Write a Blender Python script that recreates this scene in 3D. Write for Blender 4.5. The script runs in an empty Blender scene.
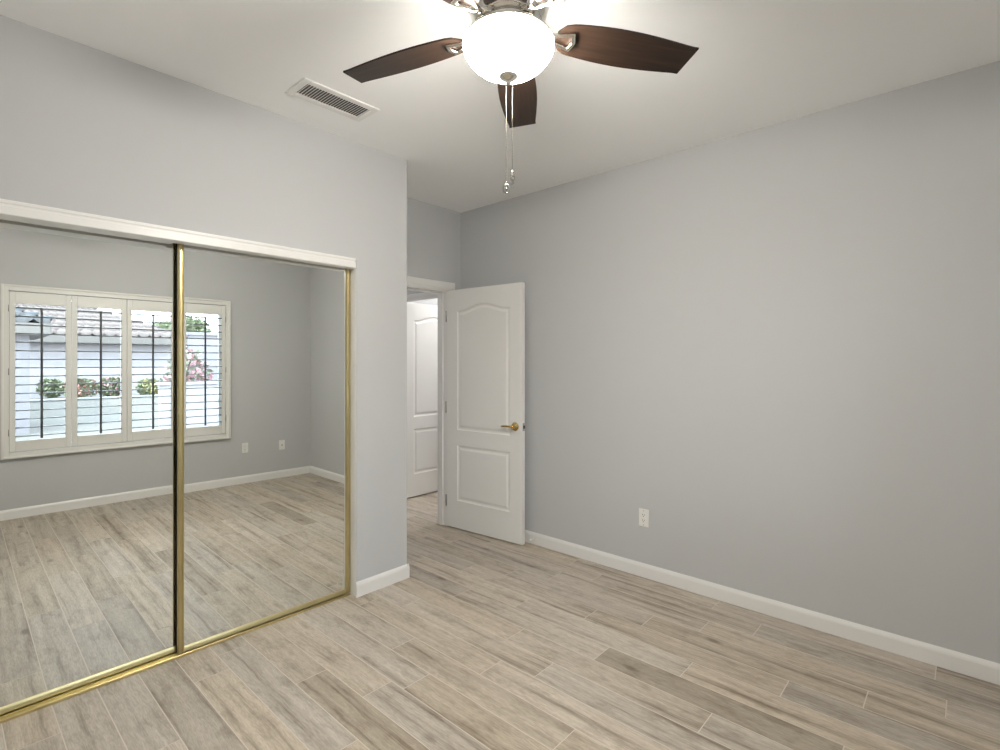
import bpy, bmesh, math, random
from mathutils import Vector, Matrix

C = bpy.context.scene.collection
S = bpy.context.scene
PI = math.pi

# ---------------------------------------------------------------- camera
cam_data = bpy.data.cameras.new('camera')
cam = bpy.data.objects.new('camera', cam_data)
C.objects.link(cam)
cam.location = (0, 0, 1.415)
cam.rotation_euler = (PI / 2, 0, -math.radians(47.702))
cam_data.sensor_fit = 'HORIZONTAL'
cam_data.sensor_width = 36
cam_data.lens = 516.58 / 1000 * 36
cam_data.shift_y = -0.01283
cam_data.clip_start = 0.02
S.camera = cam

# ---------------------------------------------------------------- world, sun, exposure
S.view_settings.view_transform = 'Standard'
S.view_settings.look = 'None'
S.view_settings.gamma = 1
S.view_settings.exposure = 0.0
S.view_settings.use_curve_mapping = False

BOWL_STRENGTH = 182.0
S.cycles.diffuse_bounces = 8
w = bpy.data.worlds.new('world')
S.world = w
w.use_nodes = True
wn = w.node_tree
wn.nodes.clear()
wo = wn.nodes.new('ShaderNodeOutputWorld')
wb = wn.nodes.new('ShaderNodeBackground')
tc = wn.nodes.new('ShaderNodeTexCoord')
sep = wn.nodes.new('ShaderNodeSeparateXYZ')
cr = wn.nodes.new('ShaderNodeValToRGB')
cr.color_ramp.elements[0].position = 0.0
cr.color_ramp.elements[0].color = (0.90, 0.945, 1.0, 1)
cr.color_ramp.elements[1].position = 0.7
cr.color_ramp.elements[1].color = (0.66, 0.82, 1.0, 1)
wn.links.new(tc.outputs['Generated'], sep.inputs[0])
wn.links.new(sep.outputs['Z'], cr.inputs[0])
wn.links.new(cr.outputs[0], wb.inputs[0])
wb.inputs[1].default_value = 9.0
wn.links.new(wb.outputs[0], wo.inputs[0])

sd = bpy.data.lights.new('sun', 'SUN')
sd.energy = 3.0
sd.angle = math.radians(1.0)
sd.color = (1, 0.95, 0.88)
sun = bpy.data.objects.new('sun', sd)
C.objects.link(sun)
sun.location = (0, 0, 12)
sun.rotation_euler = Vector((0.75, -0.55, -0.9)).to_track_quat('-Z', 'Y').to_euler()

# ---------------------------------------------------------------- dimensions
XL, XR = -0.67, 3.159          # room left and right wall faces
YF, YC, YD = -0.687, 2.737, 3.345   # window wall, closet wall, door wall faces
XE = 2.0986                    # end of the closet wall
H = 2.741
T = 0.12


# ---------------------------------------------------------------- materials
def srgb(r, g, b):
    def f(c):
        c = c / 255
        return c / 12.92 if c <= 0.04045 else ((c + 0.055) / 1.055) ** 2.4
    return (f(r), f(g), f(b), 1)


def mat(name, col, rough=0.5, metal=0.0, bump=0.0, bscale=200.0, var=0.0, vscale=6.0, spec=0.5, emit=None, estr=0.0):
    m = bpy.data.materials.new(name)
    m.use_nodes = True
    nt = m.node_tree
    p = nt.nodes['Principled BSDF']
    p.inputs['Base Color'].default_value = col
    p.inputs['Roughness'].default_value = rough
    p.inputs['Metallic'].default_value = metal
    p.inputs['Specular IOR Level'].default_value = spec
    t = nt.nodes.new('ShaderNodeTexCoord')
    if var > 0:
        n = nt.nodes.new('ShaderNodeTexNoise')
        n.inputs['Scale'].default_value = vscale
        n.inputs['Detail'].default_value = 4
        nt.links.new(t.outputs['Object'], n.inputs['Vector'])
        r = nt.nodes.new('ShaderNodeValToRGB')
        r.color_ramp.elements[0].position = 0.3
        r.color_ramp.elements[1].position = 0.7
        r.color_ramp.elements[0].color = tuple(c * (1 - var) for c in col[:3]) + (1,)
        r.color_ramp.elements[1].color = tuple(min(1, c * (1 + var)) for c in col[:3]) + (1,)
        nt.links.new(n.outputs['Fac'], r.inputs[0])
        nt.links.new(r.outputs[0], p.inputs['Base Color'])
    if bump > 0:
        n = nt.nodes.new('ShaderNodeTexNoise')
        n.inputs['Scale'].default_value = bscale
        n.inputs['Detail'].default_value = 3
        nt.links.new(t.outputs['Object'], n.inputs['Vector'])
        b = nt.nodes.new('ShaderNodeBump')
        b.inputs['Strength'].default_value = bump
        b.inputs['Distance'].default_value = 0.002
        nt.links.new(n.outputs['Fac'], b.inputs['Height'])
        nt.links.new(b.outputs[0], p.inputs['Normal'])
    if emit:
        p.inputs['Emission Color'].default_value = emit
        p.inputs['Emission Strength'].default_value = estr
    return m


M = {}
M['wall'] = mat('grey_wall_paint', srgb(195, 196, 197), 0.75, bump=0.12, bscale=160, spec=0.3)
M['ceiling'] = mat('ceiling_paint', srgb(247, 247, 247), 0.85, bump=0.12, bscale=120, spec=0.2)
M['white'] = mat('white_trim_paint', srgb(232, 231, 229), 0.38, bump=0.03, bscale=60)
M['door'] = mat('white_door_paint', srgb(234, 233, 230), 0.42, bump=0.04, bscale=90)
M['plastic'] = mat('white_plastic', srgb(236, 235, 230), 0.3, bump=0.01)
M['slot'] = mat('dark_slot', srgb(40, 40, 40), 0.6, bump=0.02)
M['shadow_box'] = mat('duct_shade', srgb(92, 92, 92), 0.8, bump=0.02)
M['brass'] = mat('polished_brass', (0.56, 0.41, 0.17, 1), 0.22, 1.0, var=0.06, vscale=9)
M['gold'] = mat('gold_anodised', (0.62, 0.525, 0.285, 1), 0.30, 1.0, var=0.05, vscale=12)
M['mirror'] = mat('mirror_silver', (0.89, 0.91, 0.89, 1), 0.0, 1.0)
M['felt'] = mat('black_backing_and_gap_shade', srgb(22, 20, 18), 0.9, bump=0.2, bscale=400)  # backing boards, plus the strip that paints the dark door gap
M['chrome'] = mat('polished_nickel', (0.80, 0.77, 0.72, 1), 0.12, 1.0, var=0.04, vscale=14)
M['steel'] = mat('hinge_steel', (0.45, 0.44, 0.42, 1), 0.35, 1.0, var=0.05)
M['louver'] = mat('backlit_shade_louver', srgb(128, 130, 132), 0.5, bump=0.02)  # grey is backlit shade put into the colour; slats presumed white
M['rod'] = mat('backlit_shade_rod', srgb(72, 74, 76), 0.5, bump=0.02)  # backlit darkness painted into the rod colour
M['shutter'] = mat('white_shutter_paint', srgb(227, 226, 222), 0.42, bump=0.02)
M['vinyl'] = mat('white_window_vinyl', srgb(235, 236, 236), 0.35, bump=0.01)
M['spring'] = mat('white_spring', srgb(225, 222, 215), 0.35, bump=0.02)
M['chain'] = mat('chain_metal', (0.22, 0.20, 0.165, 1), 0.5, 1.0, var=0.05)
M['crystal'] = mat('fob_metal', (0.55, 0.53, 0.48, 1), 0.2, 1.0, var=0.05)
M['bowl'] = mat('lit_alabaster_glass', (0.95, 0.92, 0.86, 1), 0.35, emit=(1.0, 0.957, 0.875, 1), estr=BOWL_STRENGTH)
M['added_hall_lamp'] = mat('added_hall_glow', (0.95, 0.95, 0.93, 1), 0.4, emit=(1.0, 0.97, 0.94, 1), estr=20.0)  # glow of the added, unseen hallway lamp
M['added_bath_lamp'] = mat('added_bath_glow', (0.95, 0.95, 0.93, 1), 0.4, emit=(1.0, 0.97, 0.94, 1), estr=125.0)  # glow of the added, unseen lamp in the far room
M['stucco'] = mat('pale_stucco', srgb(158, 154, 158), 0.9, bump=0.3, bscale=40, var=0.03)
M['stucco_grey'] = mat('grey_stucco', srgb(134, 131, 136), 0.9, bump=0.3, bscale=40, var=0.04)
M['fascia'] = mat('beige_fascia', srgb(111, 106, 103), 0.7, bump=0.05)
M['tile'] = mat('pale_clay_tile', srgb(121, 111, 108), 0.8, bump=0.2, bscale=20, var=0.10, vscale=5)
M['tile_grey'] = mat('grey_roof_tile', srgb(92, 92, 94), 0.8, bump=0.2, bscale=20, var=0.06, vscale=5)
M['gravel'] = mat('pale_gravel', srgb(112, 107, 101), 0.95, bump=0.6, bscale=25, var=0.12, vscale=14)
M['kerb'] = mat('concrete', srgb(140, 138, 136), 0.9, bump=0.2, bscale=30, var=0.04)
M['leaf'] = mat('green_leaves', srgb(124, 132, 104), 0.6, var=0.25, vscale=3)
M['leaf_pale'] = mat('grey_green_leaves', srgb(128, 134, 116), 0.6, var=0.2, vscale=3)
M['leaf_pink'] = mat('pink_blossom', srgb(186, 144, 150), 0.6, var=0.2, vscale=5)
M['leaf_red'] = mat('red_blossom', srgb(172, 122, 114), 0.6, var=0.2, vscale=5)
M['leaf_yellow'] = mat('yellow_blossom', srgb(176, 168, 116), 0.6, var=0.15, vscale=5)
M['bark'] = mat('bark', srgb(110, 92, 76), 0.9, bump=0.5, bscale=30, var=0.15)
M['dark_glass'] = mat('house_glass', srgb(70, 84, 98), 0.1, bump=0.01)


def wood_blade():
    m = bpy.data.materials.new('walnut_blade')
    m.use_nodes = True
    nt = m.node_tree
    p = nt.nodes['Principled BSDF']
    p.inputs['Roughness'].default_value = 0.4
    p.inputs['Specular IOR Level'].default_value = 0.25
    t = nt.nodes.new('ShaderNodeTexCoord')
    mp = nt.nodes.new('ShaderNodeMapping')
    mp.inputs['Scale'].default_value = (2.5, 40, 40)
    n = nt.nodes.new('ShaderNodeTexNoise')
    n.inputs['Scale'].default_value = 1.6
    n.inputs['Detail'].default_value = 6
    r = nt.nodes.new('ShaderNodeValToRGB')
    r.color_ramp.elements[0].position = 0.3
    r.color_ramp.elements[1].position = 0.75
    r.color_ramp.elements[0].color = (0.010, 0.0058, 0.0038, 1)
    r.color_ramp.elements[1].color = (0.032, 0.017, 0.0105, 1)
    nt.links.new(t.outputs['Object'], mp.inputs[0])
    nt.links.new(mp.outputs[0], n.inputs['Vector'])
    nt.links.new(n.outputs['Fac'], r.inputs[0])
    nt.links.new(r.outputs[0], p.inputs['Base Color'])
    return m


M['blade'] = wood_blade()


def pane_material():
    m = bpy.data.materials.new('window_glass')
    m.use_nodes = True
    nt = m.node_tree
    nt.nodes.clear()
    o = nt.nodes.new('ShaderNodeOutputMaterial')
    mx = nt.nodes.new('ShaderNodeMixShader')
    tr = nt.nodes.new('ShaderNodeBsdfTransparent')
    tr.inputs[0].default_value = (0.95, 0.97, 0.96, 1)
    gl = nt.nodes.new('ShaderNodeBsdfGlossy')
    gl.inputs['Roughness'].default_value = 0.0
    lw = nt.nodes.new('ShaderNodeFresnel')
    lw.inputs[0].default_value = 1.3
    nt.links.new(lw.outputs[0], mx.inputs[0])
    nt.links.new(tr.outputs[0], mx.inputs[1])
    nt.links.new(gl.outputs[0], mx.inputs[2])
    nt.links.new(mx.outputs[0], o.inputs[0])
    return m


M['pane'] = pane_material()


def plank_material():
    """Wood-look porcelain: grain stretched along each plank, shifted per plank by its own random number."""
    m = bpy.data.materials.new('wood_look_tile')
    m.use_nodes = True
    nt = m.node_tree
    N, L = nt.nodes, nt.links
    p = N['Principled BSDF']
    tc = N.new('ShaderNodeTexCoord')
    at = N.new('ShaderNodeAttribute')
    at.attribute_name = 'plank'
    sc = N.new('ShaderNodeVectorMath'); sc.operation = 'SCALE'
    sc.inputs['Scale'].default_value = 37.0
    L.new(at.outputs['Color'], sc.inputs[0])
    ad = N.new('ShaderNodeVectorMath'); ad.operation = 'ADD'
    L.new(tc.outputs['Object'], ad.inputs[0]); L.new(sc.outputs[0], ad.inputs[1])
    # warp across the plank so that the grain wanders
    wn_ = N.new('ShaderNodeTexNoise'); wn_.inputs['Scale'].default_value = 2.6; wn_.inputs['Detail'].default_value = 2
    L.new(ad.outputs[0], wn_.inputs['Vector'])
    ws = N.new('ShaderNodeVectorMath'); ws.operation = 'SCALE'; ws.inputs['Scale'].default_value = 0.035
    L.new(wn_.outputs['Color'], ws.inputs[0])
    wa = N.new('ShaderNodeVectorMath'); wa.operation = 'ADD'
    L.new(ad.outputs[0], wa.inputs[0]); L.new(ws.outputs[0], wa.inputs[1])

    def noise(scale_vec, detail, rough, src):
        mp = N.new('ShaderNodeMapping'); mp.inputs['Scale'].default_value = scale_vec
        L.new(src.outputs[0], mp.inputs[0])
        n = N.new('ShaderNodeTexNoise'); n.inputs['Scale'].default_value = 1.0
        n.inputs['Detail'].default_value = detail; n.inputs['Roughness'].default_value = rough
        L.new(mp.outputs[0], n.inputs['Vector'])
        return n
    broad = noise((24, 1.0, 1), 5, 0.64, wa)
    fine = noise((190, 22.0, 1), 6, 0.75, wa)
    blot = noise((13, 5.0, 1), 5, 0.7, ad)
    r1 = N.new('ShaderNodeValToRGB')
    e = r1.color_ramp.elements
    e[0].position = 0.26; e[0].color = srgb(*PLANK_DARK)
    e[1].position = 0.74; e[1].color = srgb(*PLANK_LIGHT)
    em = e.new(0.44); em.color = srgb(*PLANK_MID)
    L.new(broad.outputs['Fac'], r1.inputs[0])
    # tint: warmer or greyer per plank
    r2 = N.new('ShaderNodeValToRGB')
    e = r2.color_ramp.elements
    e[0].position = 0.34; e[0].color = (0.60, 0.58, 0.57, 1)
    e[1].position = 0.62; e[1].color = (1.03, 1.02, 1.0, 1)
    L.new(fine.outputs['Fac'], r2.inputs[0])
    mx = N.new('ShaderNodeMix'); mx.data_type = 'RGBA'; mx.blend_type = 'MULTIPLY'
    mx.inputs['Factor'].default_value = 0.7
    L.new(r1.outputs[0], mx.inputs['A']); L.new(r2.outputs[0], mx.inputs['B'])
    r3 = N.new('ShaderNodeValToRGB')
    e = r3.color_ramp.elements
    e[0].position = 0.28; e[0].color = (0.56, 0.52, 0.47, 1)
    e[1].position = 0.50; e[1].color = (1, 1, 1, 1)
    L.new(blot.outputs['Fac'], r3.inputs[0])
    mx2 = N.new('ShaderNodeMix'); mx2.data_type = 'RGBA'; mx2.blend_type = 'MULTIPLY'
    mx2.inputs['Factor'].default_value = 0.7
    L.new(mx.outputs['Result'], mx2.inputs['A']); L.new(r3.outputs[0], mx2.inputs['B'])
    # knots: sparse dark ovals
    mpk = N.new('ShaderNodeMapping'); mpk.inputs['Scale'].default_value = (6.0, 2.6, 1)
    L.new(ad.outputs[0], mpk.inputs[0])
    vo = N.new('ShaderNodeTexVoronoi'); vo.inputs['Scale'].default_value = 1.0
    L.new(mpk.outputs[0], vo.inputs['Vector'])
    sepc = N.new('ShaderNodeSeparateColor')
    L.new(vo.outputs['Color'], sepc.inputs[0])
    gt = N.new('ShaderNodeMath'); gt.operation = 'GREATER_THAN'; gt.inputs[1].default_value = 0.62
    L.new(sepc.outputs[0], gt.inputs[0])
    mr = N.new('ShaderNodeMapRange')
    mr.inputs['From Min'].default_value = 0.05; mr.inputs['From Max'].default_value = 0.15
    mr.inputs['To Min'].default_value = 1.0; mr.inputs['To Max'].default_value = 0.0
    L.new(vo.outputs['Distance'], mr.inputs['Value'])
    mk = N.new('ShaderNodeMath'); mk.operation = 'MULTIPLY'
    L.new(gt.outputs[0], mk.inputs[0]); L.new(mr.outputs[0], mk.inputs[1])
    mk2 = N.new('ShaderNodeMath'); mk2.operation = 'MULTIPLY'; mk2.inputs[1].default_value = 0.6
    L.new(mk.outputs[0], mk2.inputs[0])
    mx3 = N.new('ShaderNodeMix'); mx3.data_type = 'RGBA'
    L.new(mk2.outputs[0], mx3.inputs['Factor'])
    L.new(mx2.outputs['Result'], mx3.inputs['A'])
    mx3.inputs['B'].default_value = srgb(88, 74, 64)
    # some planks run browner, others greyer
    sepa = N.new('ShaderNodeSeparateColor')
    L.new(at.outputs['Color'], sepa.inputs[0])
    rt = N.new('ShaderNodeValToRGB')
    rt.color_ramp.elements[0].position = 0.25; rt.color_ramp.elements[0].color = (0.992, 0.998, 1.01, 1)
    rt.color_ramp.elements[1].position = 0.95; rt.color_ramp.elements[1].color = (1.0, 0.97, 0.91, 1)
    L.new(sepa.outputs[1], rt.inputs[0])
    mx4 = N.new('ShaderNodeMix'); mx4.data_type = 'RGBA'; mx4.blend_type = 'MULTIPLY'
    mx4.inputs['Factor'].default_value = 1.0
    L.new(mx3.outputs['Result'], mx4.inputs['A']); L.new(rt.outputs[0], mx4.inputs['B'])
    # per-plank tone (alpha channel of the attribute)
    tone = N.new('ShaderNodeVectorMath'); tone.operation = 'SCALE'
    L.new(mx4.outputs['Result'], tone.inputs[0]); L.new(at.outputs['Alpha'], tone.inputs['Scale'])
    L.new(tone.outputs[0], p.inputs['Base Color'])
    p.inputs['Roughness'].default_value = 0.5
    p.inputs['Specular IOR Level'].default_value = 0.45
    b = N.new('ShaderNodeBump'); b.inputs['Strength'].default_value = 0.18; b.inputs['Distance'].default_value = 0.002
    L.new(fine.outputs['Fac'], b.inputs['Height']); L.new(b.outputs[0], p.inputs['Normal'])
    return m


PLANK_DARK, PLANK_MID, PLANK_LIGHT = (120, 107, 91), (185, 175, 162), (213, 205, 193)
M['plank'] = plank_material()
M['grout'] = mat('grout', srgb(208, 199, 188), 0.9, bump=0.1, bscale=300)


# ---------------------------------------------------------------- mesh builder
class MB:
    def __init__(self):
        self.bm = bmesh.new()
        self.mats = []
        self.mi = 0

    def use(self, key):
        if key not in self.mats:
            self.mats.append(key)
        self.mi = self.mats.index(key)
        return self

    def _mark(self, faces, smooth=False):
        for f in faces:
            f.material_index = self.mi
            f.smooth = smooth

    def box(self, x0, x1, y0, y1, z0, z1, bevel=0.0, segs=2, M4=None):
        v = [self.bm.verts.new((x, y, z)) for x in (x0, x1) for y in (y0, y1) for z in (z0, z1)]
        idx = [(0, 1, 3, 2), (4, 6, 7, 5), (0, 4, 5, 1), (2, 3, 7, 6), (0, 2, 6, 4), (1, 5, 7, 3)]
        fs = [self.bm.faces.new([v[i] for i in q]) for q in idx]
        self._mark(fs)
        if bevel > 0:
            es = list({e for f in fs for e in f.edges})
            r = bmesh.ops.bevel(self.bm, geom=es, offset=bevel, segments=segs, affect='EDGES', profile=0.5)
            self._mark(r['faces'], True)
            allv = set(r['verts'])
            for f in fs:
                if f.is_valid:
                    allv |= set(f.verts)
            v = list(allv)
        if M4 is not None:
            bmesh.ops.transform(self.bm, matrix=M4, verts=[q for q in v if q.is_valid])
        return self

    def prism(self, pts, axis, a, b, smooth=False, M4=None):
        """closed 2-D outline extruded along axis: X -> pts are (y,z); Y -> (x,z); Z -> (x,y)"""
        def P(p, t):
            return {'X': (t, p[0], p[1]), 'Y': (p[0], t, p[1]), 'Z': (p[0], p[1], t)}[axis]
        A = [self.bm.verts.new(P(p, a)) for p in pts]
        B = [self.bm.verts.new(P(p, b)) for p in pts]
        n = len(pts)
        fs = [self.bm.faces.new((A[i], A[(i + 1) % n], B[(i + 1) % n], B[i])) for i in range(n)]
        self._mark(fs, smooth)
        caps = [self.bm.faces.new(A[::-1]), self.bm.faces.new(B)]
        self._mark(caps)
        if M4 is not None:
            bmesh.ops.transform(self.bm, matrix=M4, verts=A + B)
        return self

    def lathe(self, prof, seg=32, M4=None, smooth=True):
        """prof: list of (r, z) revolved about Z"""
        rings = []
        for r, z in prof:
            if r < 1e-6:
                rings.append([self.bm.verts.new((0, 0, z))])
            else:
                rings.append([self.bm.verts.new((r * math.cos(2 * PI * k / seg), r * math.sin(2 * PI * k / seg), z)) for k in range(seg)])
        fs = []
        for a, b in zip(rings[:-1], rings[1:]):
            for k in range(seg):
                q = []
                for v in (a[k % len(a)], a[(k + 1) % len(a)], b[(k + 1) % len(b)], b[k % len(b)]):
                    if v not in q:
                        q.append(v)
                if len(q) > 2:
                    fs.append(self.bm.faces.new(q))
        self._mark(fs, smooth)
        if M4 is not None:
            bmesh.ops.transform(self.bm, matrix=M4, verts=[v for r in rings for v in r])
        return self

    def tube(self, path, rad, seg=8, closed=False, smooth=True):
        path = [Vector(p) for p in path]
        n = len(path)
        rads = rad if isinstance(rad, (list, tuple)) else [rad] * n
        rings = []
        prev = None
        for i, p in enumerate(path):
            if closed:
                d = path[(i + 1) % n] - path[i - 1]
            else:
                d = path[min(i + 1, n - 1)] - path[max(i - 1, 0)]
            d.normalize()
            u = prev if prev is not None else (Vector((0, 0, 1)) if abs(d.z) < 0.9 else Vector((1, 0, 0)))
            u = (u - d * u.dot(d)).normalized()
            prev = u
            v = d.cross(u)
            rings.append([self.bm.verts.new(p + (u * math.cos(2 * PI * k / seg) + v * math.sin(2 * PI * k / seg)) * rads[i]) for k in range(seg)])
        fs = []
        rng = range(n) if closed else range(n - 1)
        for i in rng:
            a, b = rings[i], rings[(i + 1) % n]
            for k in range(seg):
                fs.append(self.bm.faces.new((a[k], a[(k + 1) % seg], b[(k + 1) % seg], b[k])))
        self._mark(fs, smooth)
        if not closed:
            self._mark([self.bm.faces.new(rings[0][::-1]), self.bm.faces.new(rings[-1])])
        return self

    def build(self, name, parent=None, M4=None):
        bmesh.ops.recalc_face_normals(self.bm, faces=self.bm.faces[:])
        me = bpy.data.meshes.new(name)
        self.bm.to_mesh(me)
        self.bm.free()
        for k in self.mats:
            me.materials.append(M[k])
        o = bpy.data.objects.new(name, me)
        C.objects.link(o)
        if parent is not None:
            o.parent = parent
        if M4 is not None:
            o.matrix_local = M4
        return o


def new(key):
    return MB().use(key)


def tag(o, label, cat, group=None, kind=None):
    o['label'] = label
    o['category'] = cat
    if group:
        o['group'] = group
    if kind:
        o['kind'] = kind
    return o


def struct(o, label=None, cat=None):
    o['kind'] = 'structure'
    if label:
        o['label'] = label
        o['category'] = cat
    return o


def empty(name, loc=(0, 0, 0), rz=0.0):
    o = bpy.data.objects.new(name, None)
    o.empty_display_size = 0.1
    C.objects.link(o)
    o.location = loc
    o.rotation_euler = (0, 0, rz)
    return o


def copy_tree(o, parent=None):
    c = o.copy()
    C.objects.link(c)
    if parent is not None:
        c.parent = parent
    for ch in list(o.children):
        copy_tree(ch, c)
    return c


# ================================================================ SETTING
# ---- floor: wood-look porcelain planks running towards the window wall, laid on grout
PW, PL, GAP = 0.1487, 0.981, 0.0040
X_ROW0 = 1.0745
OFFS = {0: .23, 2: .834, 3: .145, 4: .663, 5: .468, 6: .769, 7: .343, 8: .966, 9: .595, 10: .324, 11: .072, 12: .832}
TONES = {(7, 0): 0.74, (0, 1): 0.84, (3, 0): 0.95, (10, 0): 0.95}
rnd = random.Random(7)
fb = new('grout')
fb.box(XL - T, 5.2, YF - 0.05, 5.2, -0.10, -0.0006)
fb.use('plank')
colour = fb.bm.loops.layers.float_color.new('plank')


def lay_planks(xa, xb, ya, yb):
    r0 = math.floor((xa - X_ROW0) / PW) - 1
    r1 = math.ceil((xb - X_ROW0) / PW) + 1
    for r in range(r0, r1):
        rr = random.Random(r * 97 + 13)
        off = OFFS.get(r, rr.random() * PL)
        k0 = math.floor((ya - off) / PL) - 1
        k1 = math.ceil((yb - off) / PL) + 1
        for k in range(k0, k1):
            x0 = max(xa, X_ROW0 + r * PW + GAP / 2)
            x1 = min(xb, X_ROW0 + (r + 1) * PW - GAP / 2)
            y0 = max(ya, off + k * PL + GAP / 2)
            y1 = min(yb, off + (k + 1) * PL - GAP / 2)
            if x1 - x0 < 0.004 or y1 - y0 < 0.004:
                continue
            q = random.Random(r * 1009 + k * 31 + 5)
            c = (q.random(), q.random(), q.random(), TONES.get((r, k), q.uniform(0.87, 1.08)))
            if (r, k) in TONES:
                c = (c[0], 0.95, c[2], c[3])
            v = [fb.bm.verts.new(p) for p in ((x0, y0, 0), (x1, y0, 0), (x1, y1, 0), (x0, y1, 0))]
            b_ = [fb.bm.verts.new((p.co.x, p.co.y, -0.004)) for p in v]
            fs = [fb.bm.faces.new(v)] + [fb.bm.faces.new((v[i], b_[i], b_[(i + 1) % 4], v[(i + 1) % 4])) for i in range(4)]
            fb._mark(fs)
            for f in fs:
                for l in f.loops:
                    l[colour] = c


lay_planks(XL, XR, YF, YD)
lay_planks(1.5, 5.0, YD, 5.0)
struct(fb.build('floor'), 'wood-look plank tile floor in pale grey brown with light grout lines', 'floor')

# ---- ceiling
struct(new('ceiling').box(XL - T, 5.2, YF - T, 5.2, H, H + 0.12).build('ceiling'), 'plain white painted ceiling above the fan', 'ceiling')

# ---- walls
WX0, WX1, WZ0, WZ1 = 0.392, 2.141, 0.601, 2.060      # rough window opening in the window wall
wf = new('wall')
wf.box(XL - T, WX0, YF - T, YF, 0, H)
wf.box(WX1, XR + T, YF - T, YF, 0, H)
wf.box(WX0, WX1, YF - T, YF, 0, WZ0)
wf.box(WX0, WX1, YF - T, YF, WZ1, H)
struct(wf.build('wall_front'), 'grey window wall seen in the closet mirrors', 'wall')
struct(new('wall').box(XR, XR + T, YF, YD + T, 0, H).build('wall_right'), 'long plain grey wall on the right with one outlet', 'wall')
struct(new('wall').box(XL - T, XL, YF, YD + T, 0, H).build('wall_left'), 'grey wall beyond the left edge of the picture', 'wall')

OX0, OX1, OZ = -0.115, 1.723, 2.030                   # closet opening
wc = new('wall')
wc.box(XL, OX0, YC, YC + 0.15, 0, H)
wc.box(OX0, OX1, YC, YC + 0.15, OZ, H)
wc.box(OX1, XE, YC, YC + 0.15, 0, H)
wc.box(XE - 0.12, XE, YC + 0.15, YD, 0, H)
struct(wc.build('wall_back'), 'grey closet wall around the mirrored sliding doors', 'wall')

DX0, DX1, DZ = 2.16, 3.012, 2.040                     # bedroom doorway
wd = new('wall')
wd.box(XL, DX0, YD, YD + T, 0, H)
wd.box(DX1, XR, YD, YD + T, 0, H)
wd.box(DX0, DX1, YD, YD + T, DZ, H)
struct(wd.build('wall_entry'), 'grey wall over the bedroom doorway in the alcove', 'wall')

# hallway and the lit room across it
HX = 3.159
wh = new('wall')
wh.box(HX, HX + 0.10, YD + T, 3.49, 0, H)
wh.box(HX, HX + 0.10, 4.315, 5.1, 0, H)
wh.box(HX, HX + 0.10, 3.49, 4.315, 2.045, H)
wh.box(1.4, 1.5, YD + T, 5.1, 0, H)
wh.box(1.5, HX, 5.0, 5.1, 0, H)
struct(wh.build('wall_hall'), 'grey hallway wall beyond the bedroom doorway', 'wall')
wb_ = new('wall')
wb_.box(HX + 0.10, 5.1, 4.46, 4.56, 0, H)
wb_.box(5.0, 5.1, 3.40, 4.46, 0, H)
wb_.box(XR + T, 5.1, 3.36, 3.46, 0, H)
struct(wb_.build('wall_bathroom'), 'pale wall of the bright room across the hallway', 'wall')


# ---- baseboards
def bb_profile(y0, sgn, h=0.089, t=0.013):
    """outline in (depth, z); y0 is the wall face, sgn points into the room"""
    return [(y0, 0), (y0 + sgn * t, 0), (y0 + sgn * t, h - 0.022), (y0 + sgn * t * 0.8, h - 0.012), (y0 + sgn * t * 0.42, h - 0.003), (y0 + sgn * t * 0.3, h), (y0, h)]


struct(new('white').prism([(a, z) for a, z in bb_profile(XR, -1)], 'Y', YF, YD).build('baseboard_right'), 'white baseboard along the right wall', 'baseboard')
struct(new('white').prism(bb_profile(YF, 1), 'X', XL + 0.014, XR - 0.014).build('baseboard_front'), 'white baseboard under the window, seen in the mirrors', 'baseboard')
struct(new('white').prism([(a, z) for a, z in bb_profile(XL, 1)], 'Y', YF, YC).build('baseboard_left'), 'white baseboard beyond the left edge of the picture', 'baseboard')
b = new('white')
b.prism(bb_profile(YC, -1), 'X', OX1 - 0.008, XE + 0.0125)
b.prism([(x, z) for x, z in bb_profile(XE, 1)], 'Y', YC - 0.0125, YD - 0.001)
struct(b.build('baseboard_back'), 'short white baseboard wrapping the end of the closet wall', 'baseboard')
b = new('white')
b.prism(bb_profile(YD, -1), 'X', 3.092, XR - 0.013)
struct(b.build('baseboard_entry'), 'white baseboard behind the open door', 'baseboard')

# ---- closet opening: fascia across the top and white jambs
t1 = new('white')
t1.prism([(YC, 1.978), (YC - 0.019, 1.978), (YC - 0.021, 1.981), (YC - 0.021, 2.010), (YC - 0.016, 2.013), (YC - 0.016, 2.019), (YC - 0.020, 2.024),
          (YC - 0.020, 2.033), (YC - 0.016, 2.036), (YC, 2.036)], 'X', OX0 - 0.02, 1.704)
t1.box(OX0, OX1 - 0.010, YC, YC + 0.046, 1.978, OZ)
t1.box(OX0 + 0.012, 0.765, YC + 0.046, YC + 0.088, 1.978, 1.995)  # block added so the left mirror reflects white instead of a dark cavity
struct(t1.build('trim_1'), 'white moulded fascia board above the mirrored closet doors', 'trim')
j = new('white')
j.box(OX1 - 0.005, OX1, YC + 0.0005, YC + 0.15, 0, OZ, bevel=0.003)
j.box(OX0, OX0 + 0.010, YC + 0.0005, YC + 0.15, 0, OZ, bevel=0.003)
struct(j.build('trim_2'), 'white closet jamb beside the gold door frame', 'trim')

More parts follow.
